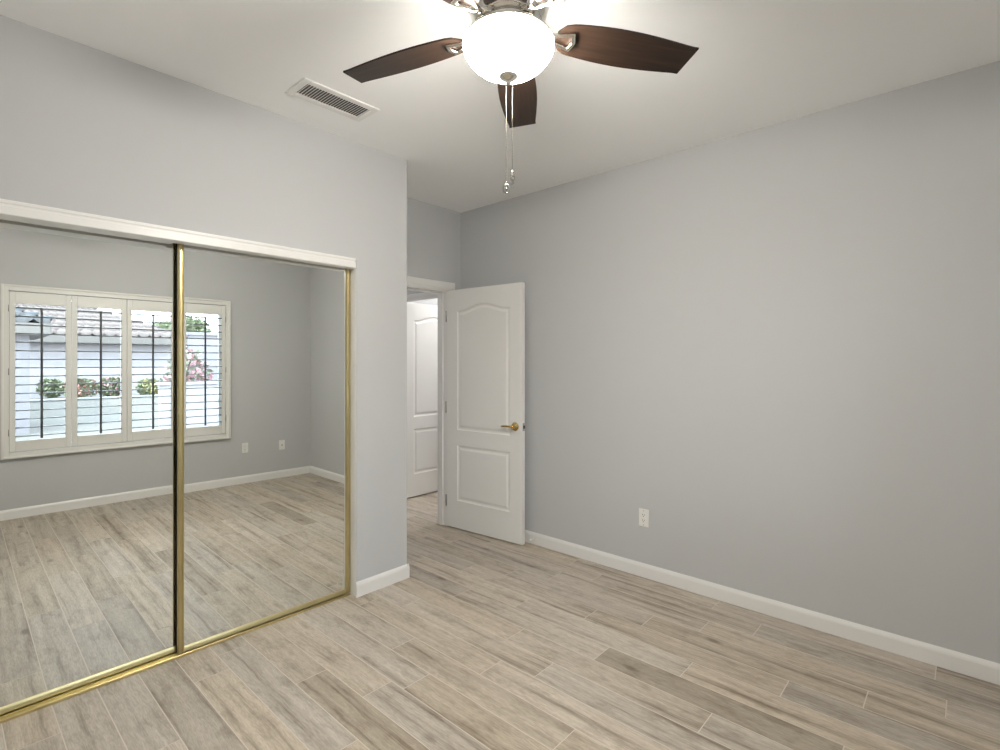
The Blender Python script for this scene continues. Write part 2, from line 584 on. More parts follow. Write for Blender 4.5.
# ---- bedroom doorway: jambs, stop and casing
t = new('white')
t.box(DX0 - 0.001, DX0 + 0.018, YD - 0.002, YD + T + 0.002, 0, DZ)
t.box(DX1 - 0.018, DX1 + 0.001, YD - 0.002, YD + T + 0.002, 0, DZ)
t.box(DX0 + 0.018, DX1 - 0.018, YD - 0.002, YD + T + 0.002, DZ - 0.018, DZ)
t.box(DX0 + 0.018, DX0 + 0.030, YD + 0.045, YD + 0.080, 0, DZ - 0.018)
t.box(DX1 - 0.030, DX1 - 0.018, YD + 0.045, YD + 0.080, 0, DZ - 0.018)
t.box(DX0 + 0.030, DX1 - 0.030, YD + 0.045, YD + 0.080, DZ - 0.030, DZ - 0.018)
struct(t.build('trim_3'), 'white jamb lining the bedroom doorway', 'trim')


def casing(mb, along, w0, w1, top, face, sgn, wd=0.066, reveal=0.005):
    """flat moulded casing round an opening; along 'X' or 'Y', face = wall plane, sgn = into the room"""
    def bx(a0, a1, z0, z1, t0):
        f0, f1 = sorted((face, face + sgn * t0))
        if along == 'X':
            mb.box(a0, a1, f0, f1, z0, z1, bevel=0.003)
        else:
            mb.box(f0, f1, a0, a1, z0, z1, bevel=0.003)
    for t0, i0, i1 in ((0.016, 0.018, wd), (0.011, 0.0, 0.020)):
        bx(w0 + reveal - i1, w0 + reveal - i0, 0, top - reveal + i0, t0)
        bx(w1 - reveal + i0, w1 - reveal + i1, 0, top - reveal + i0, t0)
        bx(w0 + reveal - i1, w1 - reveal + i1, top - reveal + i0, top - reveal + i1, t0)


t = new('white')
casing(t, 'X', DX0 + 0.018, DX1 - 0.004, DZ - 0.004, YD, -1, wd=0.074)
struct(t.build('trim_4'), 'white casing around the bedroom doorway', 'trim')
t = new('white')
casing(t, 'X', DX0, DX1, DZ, YD + T, 1)
struct(t.build('trim_5'), 'white casing on the hallway side of the bedroom doorway', 'trim')
t = new('white')
casing(t, 'Y', 3.508, 4.297, 2.022, HX, -1, wd=0.060)
t.box(HX - 0.001, HX + 0.101, 3.49, 3.508, 0, 2.045)
t.box(HX - 0.001, HX + 0.101, 4.297, 4.315, 0, 2.045)
t.box(HX - 0.001, HX + 0.101, 3.508, 4.297, 2.027, 2.045)
struct(t.build('trim_6'), 'white casing of the doorway across the hallway', 'trim')


# ================================================================ DOORS
def offset_loop(pts, d):
    """inward offset of a counter-clockwise convex outline"""
    out = []
    n = len(pts)
    for i in range(n):
        p0, p1, p2 = Vector(pts[i - 1]), Vector(pts[i]), Vector(pts[(i + 1) % n])
        e1, e2 = (p1 - p0).normalized(), (p2 - p1).normalized()
        n1, n2 = Vector((-e1.y, e1.x)), Vector((-e2.y, e2.x))
        b_ = (n1 + n2).normalized()
        out.append(p1 + b_ * (d / max(0.3, b_.dot(n1))))
    return [(q.x, q.y) for q in out]


def panel_door(name, width, height, th=0.035, parent=None):
    """two-panel door slab, arch-topped upper panel; hinge edge at x=0, faces at y=0 and y=-th, z from 0"""
    mb = new('door')
    bm = mb.bm
    s0, s1 = 0.118, width - 0.118
    lower = [(s0, 0.232), (s1, 0.232), (s1, 0.702), (s0, 0.702)]
    zs, zp = 1.835, 1.888
    arch = []
    n = 18
    for i in range(n + 1):
        u = i / n
        x = s1 - 0.045 + (s0 - s1 + 0.09) * u
        arch.append((x, zs + 0.006 + (zp - zs - 0.006) * (0.5 - 0.5 * math.cos(2 * PI * u)) ** 0.8))
    upper = [(s0, 0.832), (s1, 0.832), (s1, zs)] + arch + [(s0, zs)]
    outer = [(0, 0), (width, 0), (width, height), (0, height)]
    prof = [(0.0, 0.0), (0.006, 0.006), (0.016, 0.0085), (0.024, 0.0075), (0.038, 0.002), (0.044, 0.0015)]
    sides = []
    for y, sg in ((0.0, -1), (-th, 1)):
        edges = []
        ring_o = [bm.verts.new((x, y, z)) for x, z in outer]
        for i in range(4):
            edges.append(bm.edges.new((ring_o[i], ring_o[(i + 1) % 4])))
        for loop in (lower, upper):
            rings = []
            for off, dep in prof:
                rings.append([bm.verts.new((x, y + sg * dep, z)) for x, z in (offset_loop(loop, off) if off else loop)])
            m_ = len(loop)
            for i in range(m_):
                edges.append(bm.edges.new((rings[0][i], rings[0][(i + 1) % m_])))
            for a, c in zip(rings[:-1], rings[1:]):
                fs = [bm.faces.new((a[i], a[(i + 1) % m_], c[(i + 1) % m_], c[i])) for i in range(m_)]
                mb._mark(fs)
            mb._mark([bm.faces.new(rings[-1])])
        r = bmesh.ops.triangle_fill(bm, use_beauty=True, edges=edges)
        mb._mark([g for g in r['geom'] if isinstance(g, bmesh.types.BMFace)])
        sides.append(ring_o)
    a, c = sides
    mb._mark([bm.faces.new((a[i], a[(i + 1) % 4], c[(i + 1) % 4], c[i])) for i in range(4)])
    o = mb.build(name, parent)
    return o


def lever_handle(parent, x, z, y, sg, direction):
    """rosette and lever; sg = outward side of the door, direction = lever heading along x"""
    def R(p):
        return Matrix.Translation((x, y, z)) @ Matrix.Rotation(-sg * PI / 2, 4, 'X') @ p
    h_ = new('brass')
    h_.lathe([(0.0, 0.0), (0.033, 0.0), (0.034, 0.003), (0.031, 0.008), (0.020, 0.012), (0.014, 0.014), (0.012, 0.030), (0.014, 0.044), (0.010, 0.050), (0.0, 0.051)], 28, R(Matrix.Identity(4)))
    o = h_.build('door_handle', parent)
    l = new('brass')
    yy = y + sg * 0.042
    pts = [(x + direction * 0.000, yy, z), (x + direction * 0.02, yy, z + 0.001), (x + direction * 0.05, yy + sg * 0.004, z + 0.003), (x + direction * 0.08, yy + sg * 0.003, z + 0.001), (x + direction * 0.105, yy - sg * 0.004, z - 0.003), (x + direction * 0.112, yy - sg * 0.008, z - 0.004)]
    l.tube(pts, [0.010, 0.0095, 0.0085, 0.0085, 0.008, 0.004], 12)
    l.build('lever', o)
    return o


def hinge(parent, x, y, z):
    h_ = new('steel')
    h_.lathe([(0, -0.05), (0.004, -0.05), (0.0065, -0.046), (0.0065, 0.046), (0.004, 0.05), (0, 0.05)], 12, Matrix.Translation((x, y, z)))
    h_.box(x + 0.0015, x + 0.0055, y + 0.004, y + 0.036, z - 0.044, z + 0.044)
    return h_.build('hinge', parent)


# bedroom door, swung open against the right wall: local x runs from hinge to free edge
DW = 0.790
door_e = empty('door_1', (2.982, 3.330, 0.010), math.atan2(2.534 - 3.330, 3.049 - 2.982))
slab = panel_door('door_slab', DW, 2.020, parent=door_e)
# face at local y=-th looks into the room; shift so that the room face lies on the hinge line
slab.location = (0, 0.035, 0)
lever_handle(door_e, DW - 0.066, 0.905, 0.0, -1, -1)
lever_handle(door_e, DW - 0.066, 0.905, 0.035, 1, -1)
lt = new('steel')
lt.box(DW - 0.0005, DW + 0.002, 0.006, 0.030, 0.875, 0.935, bevel=0.001)
lo = lt.build('latch_plate', door_e)
lt = new('slot')
lt.box(DW + 0.0015, DW + 0.010, 0.011, 0.023, 0.893, 0.917, bevel=0.002)
lt.build('latch_bolt', lo)
for zz in (0.22, 1.02, 1.80):
    hinge(door_e, -0.006, -0.004, zz)
struct(door_e, 'white two-panel bedroom door with brass lever standing open by the right wall', 'door')

# bright door across the hallway, swung into the lit room
door_h = empty('door_2', (HX + 0.104, 4.291, 0.014), 0)
slab2 = panel_door('door_slab', DW - 0.01, 2.020, parent=door_h)
slab2.location = (0, 0.035, 0)
lever_handle(door_h, DW - 0.076, 0.905, 0.0, -1, -1)
for zz in (0.22, 1.02, 1.80):
    hinge(door_h, -0.006, 0.038, zz)
struct(door_h, 'brightly lit white panel door across the hallway, seen through the doorway', 'door')

# ================================================================ MIRRORED CLOSET DOORS
def closet_door(name, x0, x1, y_at, al, xc, label):
    """gold-framed mirror; the mirror face lies on the plane through (xc, y_at) turned by al"""
    e = empty(name, (xc, y_at, 0.0), -al)
    e['label'] = label
    e['category'] = 'closet door'
    e['group'] = 'mirrored sliding closet doors'
    a, b_ = x0 - xc, x1 - xc
    z0, z1 = 0.012, 2.012
    SW = 0.026
    m_ = new('mirror')
    m_.box(a + 0.012, b_ - 0.012, 0.0, 0.005, z0 + 0.02, z1 - 0.01)
    m_.build('mirror', e)
    bk = new('felt')
    bk.box(a + 0.012, b_ - 0.012, 0.0055, 0.010, z0 + 0.02, z1 - 0.01)
    bk.build('backing_board', e)
    for k, (u0, u1) in enumerate(((a, a + SW), (b_ - SW, b_))):
        st = new('gold')
        # finger-pull profile: two ribs with a shallow hollow between them
        w_ = u1 - u0
        pr = [(u0, 0.020), (u0, -0.008), (u0 + 0.002, -0.012), (u0 + 0.007, -0.013), (u0 + 0.010, -0.009), (u1 - 0.010, -0.009), (u1 - 0.007, -0.013), (u1 - 0.002, -0.012), (u1, -0.008), (u1, 0.020)]
        st.prism(pr, 'Z', z0, z1)
        so = st.build('stile', e)
        if k == 0 and x0 > 0:
            f_ = new('felt')
            f_.box(u0 - 0.0014, u0 - 0.0001, 0.0095, 0.0170, z0 + 0.004, z1 - 0.004)  # black strip stands in for the dark gap reflection beside the stile
            f_.build('gap_shade_strip', so)
    rl = new('gold')
    rl.prism([(0.012, z0), (-0.008, z0), (-0.009, z0 + 0.004), (-0.006, z0 + 0.018), (-0.002, z0 + 0.027), (0.0, z0 + 0.028), (0.012, z0 + 0.028)], 'X', a + SW, b_ - SW)
    rl.build('bottom_rail', e)
    rl = new('gold')
    rl.prism([(0.012, z1), (-0.008, z1), (-0.008, z1 - 0.012), (0.0, z1 - 0.016), (0.012, z1 - 0.016)], 'X', a + SW, b_ - SW)
    rl.build('top_rail', e)
    return e


closet_door('mirrored_closet_door', 0.7935, 1.717, 2.812, 0.015, 1.26, 'gold-framed mirror closet door next to the closet wall end, reflecting one shutter panel and two wall plates')
closet_door('mirrored_closet_door', -0.098, 0.832, 2.848, 0.010, 1.26, 'gold-framed mirror closet door at the left edge, sliding behind the other, reflecting three shutter panels')

trk = new('gold')
for p_ in ([(0, 0.0), (0, 0.011), (0.0015, 0.0125), (0.0035, 0.0125), (0.005, 0.011), (0.006, 0.0035), (0.040, 0.0035), (0.0405, 0.010), (0.0435, 0.010), (0.044, 0.0035), (0.082, 0.0035), (0.083, 0.011), (0.086, 0.011), (0.086, 0.0)],):
    trk.prism(p_, 'X', -1.36, 0.445)
track = trk.build('sliding_door_track')
track.location = (1.262, 2.7905, 0.0)
track.rotation_euler = (0, 0, -0.0128)
tag(track, 'gold floor track running under the mirrored closet doors', 'door track')
tt = new('gold')
tt.prism([(0, 2.028), (0, 1.999), (0.0015, 1.999), (0.0015, 2.022), (0.0383, 2.022), (0.0383, 2.015), (0.0398, 2.015), (0.0398, 2.022), (0.080, 2.022), (0.080, 2.006), (0.082, 2.006), (0.082, 2.028)], 'X', -1.36, 0.435)
top_track = tt.build('upper_door_track')
top_track.location = (1.262, 2.7945, 0.0)
top_track.rotation_euler = (0, 0, -0.0128)
tag(top_track, 'gold head track behind the white fascia above the mirror doors', 'door track')

# ================================================================ WINDOW AND SHUTTERS
wnd = empty('window_1', (0, 0, 0))
struct(wnd, 'wide window behind white plantation shutters, seen in the mirrors', 'window')
fr = new('shutter')
FX0, FX1, FZ0, FZ1 = 0.337, 2.196, 0.545, 2.116
FYO = YF + 0.030
for (x0, x1, z0, z1) in ((FX0, WX0, FZ0, FZ1), (WX1, FX1, FZ0, FZ1), (WX0, WX1, WZ1, FZ1), (WX0, WX1, FZ0, WZ0)):
    fr.box(x0, x1, YF + 0.0005, YF + 0.024, z0, z1, bevel=0.003)
for (x0, x1, z0, z1) in ((FX0, FX0 + 0.02, FZ0, FZ1), (FX1 - 0.02, FX1, FZ0, FZ1), (FX0 + 0.02, FX1 - 0.02, FZ1 - 0.02, FZ1), (FX0 + 0.02, FX1 - 0.02, FZ0, FZ0 + 0.02)):
    fr.box(x0, x1, YF + 0.0005, YF + 0.033, z0, z1, bevel=0.005)
fr.build('shutter_frame', wnd)
sa = new('vinyl')
VY0, VY1 = YF - 0.112, YF - 0.062
for (x0, x1, z0, z1) in ((WX0, WX0 + 0.04, WZ0, WZ1), (WX1 - 0.04, WX1, WZ0, WZ1), (WX0 + 0.04, WX1 - 0.04, WZ1 - 0.04, WZ1), (WX0 + 0.04, WX1 - 0.04, WZ0, WZ0 + 0.04),
                         (1.235, 1.285, WZ0 + 0.04, WZ1 - 0.04)):
    sa.box(x0, x1, VY0, VY1, z0, z1, bevel=0.004)
sash = sa.build('sash_frame', wnd)
for (x0, x1) in ((WX0 + 0.036, 1.239), (1.281, WX1 - 0.036)):
    new('pane').box(x0, x1, YF - 0.090, YF - 0.086, WZ0 + 0.036, WZ1 - 0.036).build('pane', sash)

PWD = (WX1 - WX0) / 4
SY = YF + 0.006                                        # centre plane of the shutter panels
SZ0, SZ1 = 0.606, 2.054
OZ0, OZ1 = 0.700, 1.948


def shutter_panel():
    e = empty('shutter_panel', (0, 0, 0))
    f_ = new('shutter')
    a, b_ = 0.002, PWD - 0.002
    st = 0.041
    f_.box(a, a + st, -0.014, 0.014, SZ0, SZ1, bevel=0.003)
    f_.box(b_ - st, b_, -0.014, 0.014, SZ0, SZ1, bevel=0.003)
    f_.box(a + st, b_ - st, -0.0135, 0.0135, SZ0, OZ0, bevel=0.003)
    f_.box(a + st, b_ - st, -0.0135, 0.0135, OZ1, SZ1, bevel=0.003)
    f_.build('panel_frame', e)
    lv = None
    for i in range(16):
        zc = 0.740 + i * 0.0780
        if lv is None:
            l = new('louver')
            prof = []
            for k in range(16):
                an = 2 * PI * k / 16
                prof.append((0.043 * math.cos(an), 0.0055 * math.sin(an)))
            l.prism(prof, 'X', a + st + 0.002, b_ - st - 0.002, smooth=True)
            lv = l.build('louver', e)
            o = lv
        else:
            o = lv.copy()
            C.objects.link(o)
            o.parent = e
        o.location = (0, 0, zc)
        o.rotation_euler = (math.radians(2.0), 0, 0)
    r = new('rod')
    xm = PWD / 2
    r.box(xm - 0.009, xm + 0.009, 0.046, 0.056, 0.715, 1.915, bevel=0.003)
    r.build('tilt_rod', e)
    return e


SH_LABELS = ['white louvered shutter panel seen in the mirror nearest the left edge of the photo',
             'second shutter panel from the left, tiled roof and red shrub behind its slats',
             'white louvered shutter panel in the mirror just left of the gold centre stile',
             'white louvered shutter panel reflected alone in the closet door near the wall end']
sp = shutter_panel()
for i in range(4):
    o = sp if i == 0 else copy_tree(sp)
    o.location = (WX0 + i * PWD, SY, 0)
    tag(o, SH_LABELS[i], 'window shutter', 'plantation shutter panels in the window')
for x in (WX0 - 0.001, WX1 + 0.001):
    for z in (0.78, 1.33, 1.90):
        h_ = new('steel')
        h_.lathe([(0, -0.03), (0.004, -0.03), (0.004, 0.03), (0, 0.03)], 10, Matrix.Translation((x, YF + 0.027, z)))
        h_.build('hinge', wnd)


# ================================================================ WALL PLATES, VENT, DOOR STOP
def outlet(label, coax=False):
    """built lying in the local x-z plane, facing -y"""
    e = empty('wall_outlet' if not coax else 'cable_plate')
    p = new('plastic')
    p.box(-0.035, 0.035, -0.006, 0.0, -0.058, 0.058, bevel=0.003)
    p.build('cover_plate', e)
    if not coax:
        r = new('plastic')
        r.box(-0.017, 0.017, -0.009, -0.0055, -0.034, 0.034, bevel=0.002)
        ro = r.build('receptacle', e)
        s_ = new('slot')
        for zz in (-0.018, 0.018):
            s_.box(-0.008, -0.0055, -0.0095, -0.0085, zz - 0.001, zz + 0.008)
            s_.box(0.0055, 0.008, -0.0095, -0.0085, zz - 0.001, zz + 0.007)
            s_.box(-0.0025, 0.0025, -0.0095, -0.0085, zz - 0.010, zz - 0.005)
        s_.build('socket_slots', ro)
    else:
        r = new('steel')
        r.lathe([(0, 0.016), (0.002, 0.016), (0.0045, 0.015), (0.0045, 0.006), (0.009, 0.006), (0.009, 0.0)], 14, Matrix.Translation((0, -0.0055, 0)) @ Matrix.Rotation(PI / 2, 4, 'X'))
        r.build('cable_jack', e)
    for zz in (-0.046, 0.046):
        s2 = new('steel')
        s2.lathe([(0, 0.001), (0.003, 0.0008), (0.0035, 0.0)], 10, Matrix.Translation((0, -0.0060, zz)) @ Matrix.Rotation(PI / 2, 4, 'X'))
        s2.build('cover_screw', e)
    tag(e, label, 'outlet' if not coax else 'cable plate')
    return e


o = outlet('white wall outlet low on the right wall, above the baseboard')
o.location = (XR - 0.0003, 1.590, 0.390)
o.rotation_euler = (0, 0, -PI / 2)
o = outlet('white wall outlet under the window, seen in the mirror by the shutter')
o.location = (2.357, YF + 0.0003, 0.412)
o.rotation_euler = (0, 0, PI)
o = outlet('white plate with a cable jack in the mirror, nearest the room corner', True)
o.location = (2.790, YF + 0.0003, 0.398)
o.rotation_euler = (0, 0, PI)

vent = empty('ceiling_vent', (1.370, 2.383, H))
v = new('white')
vx, vy, ix, iy = 0.207, 0.097, 0.172, 0.060
for (x0, x1, y0, y1) in ((-vx, -ix, -vy, vy), (ix, vx, -vy, vy), (-ix, ix, -vy, -iy), (-ix, ix, iy, vy)):
    v.box(x0, x1, y0, y1, -0.009, -0.0005, bevel=0.003)
v.build('vent_frame', vent)
v = new('white')
ns = 24
for i in range(ns):
    x = -ix + (i + 0.5) * 2 * ix / ns
    sgn = 1 if i < ns // 2 else -1
    v.box(-0.0050, 0.0050, -iy, iy, -0.0007, 0.0007, M4=Matrix.Translation((x, 0, -0.0058)) @ Matrix.Rotation(math.radians(-32), 4, 'Y'))
v.build('vent_slats', vent)
v = new('shadow_box')
v.box(-ix, ix, -iy, iy, -0.0015, -0.0005)  # grey sheet paints the shade of the duct opening behind the slats
v.build('vent_backing', vent)
tag(vent, 'white slatted air vent in the ceiling left of the fan', 'air vent')

ds = empty('door_stop', (XR - 0.013, 2.500, 0.048))
d = new('spring')
d.lathe([(0, 0.006), (0.009, 0.005), (0.011, 0.0)], 16, Matrix.Rotation(-PI / 2, 4, 'Y'))
d.build('mount', ds)
d = new('spring')
pts = []
for k in range(97):
    a = k / 96
    an = a * 2 * PI * 12
    pts.append((-0.005 - a * 0.045, 0.0048 * math.cos(an), 0.0048 * math.sin(an)))
d.tube(pts, 0.0013, 6)
d.build('coil_spring', ds)
d = new('plastic')
d.lathe([(0, 0.062), (0.005, 0.061), (0.0075, 0.057), (0.0075, 0.047), (0, 0.046)], 16, Matrix.Rotation(-PI / 2, 4, 'Y'))
d.build('rubber_tip', ds)
tag(ds, 'small white spring door stop on the baseboard at the open door', 'door stop')

# ================================================================ CEILING FAN
FD = 1.66
FC = (0.7507 * FD, 0.6608 * FD)
ZB = 2.486                                             # blade plane
fan = empty('ceiling_fan', (FC[0], FC[1], H))
tag(fan, 'five-blade dark walnut ceiling fan with nickel housing and a lit glass bowl', 'ceiling fan')


def Z(z):
    return z - H


def ZK(z):
    return z - H + 0.028


mh = new('chrome')
mh.lathe([(0, Z(H) - 0.0005), (0.150, Z(H) - 0.0005), (0.152, Z(2.730)), (0.148, Z(2.700)), (0.130, Z(2.672)), (0.118, Z(2.660)), (0.122, Z(2.650)), (0.134, Z(2.635)), (0.138, Z(2.600)),
          (0.134, Z(2.560)), (0.120, Z(2.520)), (0.108, Z(2.505)), (0.106, Z(2.500)), (0, Z(2.498))], 48)
mh.build('motor_housing', fan)
fw = new('chrome')
fw.lathe([(0, Z(2.499)), (0.088, Z(2.499)), (0.092, Z(2.494)), (0.092, Z(2.482)), (0.084, Z(2.476)), (0.070, Z(2.474)), (0, Z(2.474))], 40)
fw.build('flywheel', fan)
sw = new('chrome')
sw.lathe([(0, Z(2.4745)), (0.060, Z(2.4745)), (0.064, Z(2.472)), (0.064, Z(2.4685)), (0.090, Z(2.468)), (0.108, Z(2.466)), (0.134, Z(2.456)), (0.138, Z(2.453)), (0.138, Z(2.447)), (0.130, Z(2.445)), (0, Z(2.445))], 40)
sw.build('light_fitter', fan)

BR = 0.147
bo = new('bowl')
bo.lathe([(0.100, ZK(2.4165)), (0.114, ZK(2.4165)), (0.129, ZK(2.4155)), (0.140, ZK(2.4115)), (0.1455, ZK(2.4050)), (0.1465, ZK(2.3970)), (0.1430, ZK(2.3840)), (0.1345, ZK(2.3690)), (0.1200, ZK(2.3510)), (0.1000, ZK(2.3340)),
          (0.0770, ZK(2.3210)), (0.052, ZK(2.3140)), (0.030, ZK(2.3115)), (0.0, ZK(2.3105))], 64)
bo.build('glass_bowl', fan)
fi = new('chrome')
fi.lathe([(0, ZK(2.3115)), (0.028, ZK(2.3120)), (0.032, ZK(2.3085)), (0.030, ZK(2.3020)), (0.021, ZK(2.2950)), (0.011, ZK(2.2910)), (0.008, ZK(2.2880)), (0.0095, ZK(2.2840)), (0.006, ZK(2.2800)), (0, ZK(2.2790))], 32)
fi.build('finial', fan)


def blade_outline():
    r0, r1 = 0.160, 0.640
    right, left = [], []
    n = 22
    for i in range(n + 1):
        u = i / n
        x = r0 + (r1 - r0) * u
        wv = 0.053 + 0.019 * math.sin(PI * min(1, u / 0.95) ** 0.9) + 0.006 * u
        if u < 0.10:
            wv *= math.sqrt(max(0.0, 1 - (1 - u / 0.10) ** 2)) * 0.55 + 0.45
        right.append((x, -wv))
        left.append((x - 0.012 * u ** 6, wv))
    return right + left[::-1]


blade_pts = blade_outline()
TILT = Matrix.Rotation(math.radians(1.0), 4, Vector((0.74, 0.673, 0)))
blade_proto = None
for k in range(5):
    an = math.radians(35.71 + 0.0 + 72 * k)
    if blade_proto is None:
        bl = new('blade')
        bl.prism(blade_pts, 'Z', -0.003, 0.003)
        bo_ = bl.build('blade', fan)
        ir = new('chrome')
        # iron: arm from the flywheel and an open rounded triangle under the blade root
        def ring(scale, n=30):
            pts = []
            corners = [Vector((0.130, -0.012)), Vector((0.214, -0.037)), Vector((0.226, 0.0)), Vector((0.214, 0.037)), Vector((0.130, 0.012))]
            cen = Vector((0.186, 0.0))
            m_ = len(corners)
            for i in range(m_):
                p0, p1 = corners[i], corners[(i + 1) % m_]
                for s_ in range(6):
                    q = p0.lerp(p1, s_ / 6)
                    pts.append(cen + (q - cen) * scale)
            return pts
        o1, i1 = ring(1.0), ring(0.62)
        zt, zb2 = -0.0035, -0.014
        bm = ir.bm
        L_ = [[bm.verts.new((p.x, p.y, zz)) for p in rr_] for rr_, zz in ((o1, zt), (o1, zb2 + 0.003), (ring(0.95), zb2), (ring(0.68), zb2), (i1, zb2 + 0.003), (i1, zt))]
        n_ = len(o1)
        fs = []
        for a_, b2 in zip(L_, L_[1:] + L_[:1]):
            for i in range(n_):
                fs.append(bm.faces.new((a_[i], a_[(i + 1) % n_], b2[(i + 1) % n_], b2[i])))
        ir._mark(fs, True)
        ir.tube([(0.080, 0, 0.010), (0.100, 0, 0.008), (0.118, 0, 0.000), (0.140, 0, -0.008)], [0.016, 0.014, 0.012, 0.010], 12)
        ir.build('blade_iron', bo_)
        blade_proto = bo_
    else:
        bo_ = blade_proto.copy()
        C.objects.link(bo_)
        bo_.parent = fan
        for ch in list(blade_proto.children):
            cc = ch.copy()
            C.objects.link(cc)
            cc.parent = bo_
    bo_.matrix_local = Matrix.Translation((0, 0, Z(ZB))) @ TILT @ Matrix.Rotation(an, 4, 'Z') @ Matrix.Rotation(math.radians(1.8), 4, 'Y') @ Matrix.Rotation(math.radians(-11), 4, 'X')

for dx, dy, z_end, style in ((-0.004, 0.006, 1.992, 'ring'), (0.013, -0.005, 2.030, 'bead')):
    ch = new('chain')
    zt = 2.312
    nb = int((zt - z_end) / 0.0045)
    ch.tube([(dx, dy, Z(zt)), (dx, dy, Z(z_end))], 0.0006, 6)
    for i in range(0, nb, 2):
        ch.lathe([(0, 0.0015), (0.0014, 0), (0, -0.0015)], 6, Matrix.Translation((dx, dy, Z(zt) - i * 0.0045)))
    co = ch.build('pull_chain', fan)
    fo = new('crystal')
    if style == 'ring':
        pts = [(dx + 0.010 * math.cos(2 * PI * q / 20) * 0.707, dy - 0.010 * math.cos(2 * PI * q / 20) * 0.707, Z(z_end) - 0.020 + 0.014 * math.sin(2 * PI * q / 20)) for q in range(20)]
        fo.tube(pts, 0.0026, 8, closed=True)
        fo.lathe([(0, 0.006), (0.004, 0.0), (0, -0.006)], 10, Matrix.Translation((dx, dy, Z(z_end) - 0.020)))
        fo.lathe([(0, 0.004), (0.003, 0.002), (0.003, -0.006), (0, -0.008)], 10, Matrix.Translation((dx, dy, Z(z_end))))
    else:
        fo.lathe([(0, 0.004), (0.003, 0.002), (0.004, -0.004), (0.0065, -0.012), (0.0080, -0.020), (0.006, -0.028), (0.003, -0.033), (0.0055, -0.037), (0, -0.042)], 14, Matrix.Translation((dx, dy, Z(z_end))))
    fo.build('pull_fob', co)

# ================================================================ ADDED LAMPS BEYOND THE DOORWAY: unseen, put in to brighten the hall door
def added_dome_lamp(x, y, label, shade):
    e = empty('added_ceiling_lamp', (x, y, H))
    b_ = new('chrome')
    b_.lathe([(0, -0.0005), (0.150, -0.0005), (0.155, -0.010), (0.150, -0.026), (0, -0.026)], 36)
    b_.build('lamp_base', e)
    g = new(shade)
    g.lathe([(0.146, -0.0265), (0.140, -0.050), (0.110, -0.078), (0.060, -0.094), (0, -0.098)], 36)
    g.build('lamp_shade', e)
    tag(e, label, 'added ceiling lamp')


added_dome_lamp(2.35, 4.35, 'unseen round ceiling lamp added to light the hallway', 'added_hall_lamp')
added_dome_lamp(4.45, 3.68, 'unseen round ceiling lamp added to brighten the room across the hallway', 'added_bath_lamp')

# ================================================================ OUTSIDE THE WINDOW
g = new('gravel')
g.box(-30, 40, -60, YF - T - 0.02, -0.35, -0.10)
g.prism([(-12.8, -0.12), (-13.75, 0.28), (-16.2, 0.28), (-16.6, -0.12)], 'X', -8.0, 9.0)
struct(g.build('ground'), 'pale gravel yard outside the window', 'ground')


def roof_tiles(mb, p00, p10, p01, p11, courses, pitch):
    """wavy tile surface; p00-p10 eave, p01-p11 ridge"""
    p00, p10, p01, p11 = map(Vector, (p00, p10, p01, p11))
    nrm = (p10 - p00).cross(p01 - p00).normalized()
    if nrm.z < 0:
        nrm = -nrm
    n = max(4, int((p10 - p00).length / pitch)) * 4
    fs = []
    for c in range(courses):
        v0, v1 = c / courses, (c + 1) / courses
        rows = []
        for vv, lift in ((v0, 0.10), (v1, 0.0)):
            a_, b_ = p00.lerp(p01, vv), p10.lerp(p11, vv)
            rows.append([mb.bm.verts.new(a_.lerp(b_, i / n) + nrm * (lift + 0.075 * math.sin(2 * PI * i / 4))) for i in range(n + 1)])
        rows.insert(0, [mb.bm.verts.new(q.co - nrm * 0.10) for q in rows[0]])
        for r_, s_ in zip(rows[:-1], rows[1:]):
            for i in range(n):
                fs.append(mb.bm.faces.new((r_[i], r_[i + 1], s_[i + 1], s_[i])))
    mb._mark(fs, True)


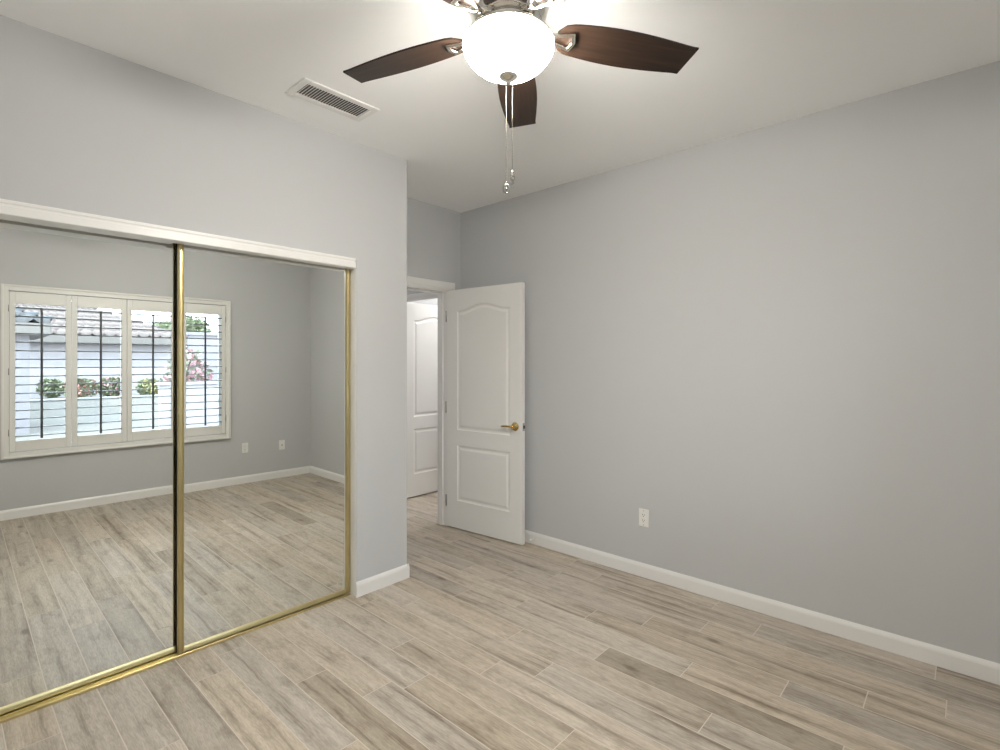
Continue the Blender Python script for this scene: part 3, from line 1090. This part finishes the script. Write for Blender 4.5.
def house(name, x0, x1, yf, depth, zw, eave, zr, wallk, tilek, label, windows=()):
    e = empty(name, ((x0 + x1) / 2, yf, -0.1))
    ox, oy = (x0 + x1) / 2, yf
    inv = Matrix.Translation((-ox, -oy, 0.1))
    w_ = new(wallk)
    w_.box(x0, x1, yf - depth, yf, -0.1, zw)
    w_.build('house_wall', e, inv)
    r = new(tilek)
    a, b_, c, d_ = (x0 - eave, yf + eave), (x1 + eave, yf + eave), (x1 + eave, yf - depth - eave), (x0 - eave, yf - depth - eave)
    ym = yf - depth / 2
    run = depth / 2 + eave
    rl, rr_ = (x0 - eave + run, ym), (x1 + eave - run, ym)
    ze = zw + 0.02
    roof_tiles(r, (*a, ze), (*b_, ze), (*rl, zr), (*rr_, zr), 9, 0.33)
    roof_tiles(r, (*b_, ze), (*c, ze), (*rr_, zr), (*rr_, zr), 9, 0.33)
    roof_tiles(r, (*d_, ze), (*a, ze), (*rl, zr), (*rl, zr), 9, 0.33)
    roof_tiles(r, (*c, ze), (*d_, ze), (*rr_, zr), (*rl, zr), 9, 0.33)
    r.build('house_roof', e, inv)
    f_ = new('fascia')
    f_.box(x0 - eave, x1 + eave, yf + eave - 0.05, yf + eave + 0.02, ze - 0.24, ze - 0.01)
    f_.box(x1 + eave - 0.05, x1 + eave + 0.02, yf - depth - eave, yf + eave, ze - 0.24, ze - 0.01)
    f_.box(x0 - eave - 0.02, x0 - eave + 0.05, yf - depth - eave, yf + eave, ze - 0.24, ze - 0.01)
    f_.box(x0 - eave, x1 + eave, yf - depth, yf + eave, ze - 0.26, ze - 0.23)
    f_.build('roof_fascia', e, inv)
    for (u0, u1, z0, z1) in windows:
        g_ = new('dark_glass')
        g_.box(u0, u1, yf, yf + 0.02, z0, z1)
        go = g_.build('house_window', e, inv)
        q = new('vinyl')
        q.box(u0 - 0.06, u0, yf, yf + 0.05, z0 - 0.06, z1 + 0.06)
        q.box(u1, u1 + 0.06, yf, yf + 0.05, z0 - 0.06, z1 + 0.06)
        q.box(u0, u1, yf, yf + 0.05, z1, z1 + 0.06)
        q.box(u0, u1, yf, yf + 0.05, z0 - 0.06, z0)
        q.build('window_surround', go)
    tag(e, label, 'house')
    return e


house('neighbour_house', -4.0, 5.75, -17.0, 6.4, 2.30, 0.45, 3.85, 'stucco', 'tile', 'pale neighbour house with a pinkish wavy tile roof, across the yard')
house('neighbour_house', -3.2, 1.15, -9.0, 3.2, 2.22, 0.30, 3.00, 'stucco_grey', 'tile_grey', 'bluish house with a grey roof behind the leftmost shutter')


def foliage(mb, key, cx, cy_, cz, rx, ry, rz, n, size, rng):
    mb.use(key)
    fs = []
    for _ in range(n):
        while True:
            p = Vector((rng.uniform(-1, 1), rng.uniform(-1, 1), rng.uniform(-1, 1)))
            if 0.25 < p.length < 1:
                break
        c = Vector((cx + p.x * rx, cy_ + p.y * ry, cz + p.z * rz))
        u = Vector((rng.gauss(0, 1), rng.gauss(0, 1), rng.gauss(0, 1))).normalized()
        v_ = u.orthogonal().normalized()
        s_ = size * rng.uniform(0.7, 1.3)
        q = [mb.bm.verts.new(c + u * s_), mb.bm.verts.new(c + v_ * s_ * 0.5), mb.bm.verts.new(c - u * s_), mb.bm.verts.new(c - v_ * s_ * 0.5)]
        fs.append(mb.bm.faces.new(q))
    mb._mark(fs)


def tree(x, y, z, rx, rz, key, label, seed):
    rng = random.Random(seed)
    e = empty('tree', (x, y, -0.1))
    f_ = new(key)
    for k in range(4):
        foliage(f_, key, rng.uniform(-0.5, 0.5) * rx, rng.uniform(-0.4, 0.4) * rx, z + 0.1 + rng.uniform(-0.4, 0.4) * rz, rx * 0.7, rx * 0.7, rz * 0.7, 420, 0.15, rng)
    f_.build('tree_crown', e)
    tr = new('bark')
    tr.tube([(0, 0, 0), (0.05, 0.03, z * 0.4), (-0.04, 0.02, z * 0.8), (0.02, 0, z + rz * 0.5)], [0.16, 0.13, 0.10, 0.04], 10)
    tr.tube([(-0.02, 0.02, z * 0.6), (0.4 * rx, 0.1, z + rz * 0.3)], [0.07, 0.03], 8)
    tr.tube([(-0.02, 0.02, z * 0.7), (-0.4 * rx, -0.1, z + rz * 0.4)], [0.07, 0.03], 8)
    tr.build('tree_trunk', e)
    tag(e, label, 'tree', 'trees beyond the neighbour house')


tree(4.3, -25.5, 3.1, 1.2, 1.0, 'leaf_pale', 'hazy tree above the tile roof, seen in the second shutter panel', 3)
tree(7.9, -25.5, 2.9, 1.3, 1.1, 'leaf', 'green tree past the roof end, seen in the third shutter panel', 4)


def bush(x, y, rx, rz, key, flower, label, seed, nfl=90, group='flowering shrubs in the yard', base=-0.1):
    rng = random.Random(seed)
    e = empty('flowering_shrub', (x, y, base))
    f_ = new(key)
    foliage(f_, key, 0, 0, rz * 0.95, rx, rx * 0.6, rz * 0.95, 520, 0.07, rng)
    f_.build('shrub_leaves', e)
    if flower:
        b_ = new(flower)
        foliage(b_, flower, 0, 0.05, rz * 1.05, rx * 0.95, rx * 0.65, rz * 0.85, nfl, 0.07, rng)
        b_.build('blossom', e)
    s_ = new('bark')
    for k in range(5):
        an = k * 1.256
        s_.tube([(0.04 * math.cos(an), 0.04 * math.sin(an), 0), (rx * 0.4 * math.cos(an), rx * 0.25 * math.sin(an), rz * 1.2)], [0.02, 0.008], 6)
    s_.build('shrub_stems', e)
    tag(e, label, 'shrub', group)


bush(2.75, -14.8, 0.50, 0.34, 'leaf', 'leaf_red', 'shrub with red blossom in front of the pale house', 11, 120, base=0.26)
bush(3.62, -15.2, 0.42, 0.36, 'leaf', 'leaf_pink', 'shrub with pink blossom in the flower bed', 12, 80, base=0.26)
bush(4.55, -14.8, 0.38, 0.32, 'leaf', 'leaf_yellow', 'shrub with yellow blossom in the flower bed', 13, 110, base=0.26)
bush(5.45, -14.9, 0.42, 0.38, 'leaf_pale', None, 'grey-green shrub without blossom in the flower bed', 14, base=0.26)
bush(2.15, -15.9, 0.36, 0.34, 'leaf', None, 'green shrub beside the bluish house, under the pale tile roof', 15, base=0.26)
bush(2.98, -5.10, 0.42, 0.92, 'leaf_pale', 'leaf_pink', 'tall pink-blossomed shrub behind the garden wall', 16, 240)

k = new('kerb')
k.box(-6.0, 5.6, -14.0, -13.75, 0.15, 0.36, bevel=0.03)
tag(k.build('garden_kerb'), 'low white concrete kerb between gravel and flower bed', 'kerb')
k = new('stucco')
k.box(2.45, 6.0, -4.60, -4.44, -0.1, 1.02)
k.box(2.42, 6.03, -4.63, -4.41, 1.02, 1.08, bevel=0.01)
tag(k.build('garden_wall'), 'low pale garden wall in front of the pink shrub', 'garden wall')
k = new('stucco_grey')
k.box(3.75, 9.0, -8.20, -8.0, -0.1, 2.05)
k.box(3.72, 9.0, -8.24, -7.96, 2.05, 2.12, bevel=0.01)
tag(k.build('boundary_wall'), 'taller grey boundary wall behind the pink shrub', 'garden wall')
k = new('stucco')
k.box(-20, 40, -34.2, -34.0, -0.1, 1.95)
k.box(-20, 40, -34.25, -33.95, 1.95, 2.02, bevel=0.01)
tag(k.build('distant_wall'), 'long pale wall far behind the neighbour house', 'garden wall')
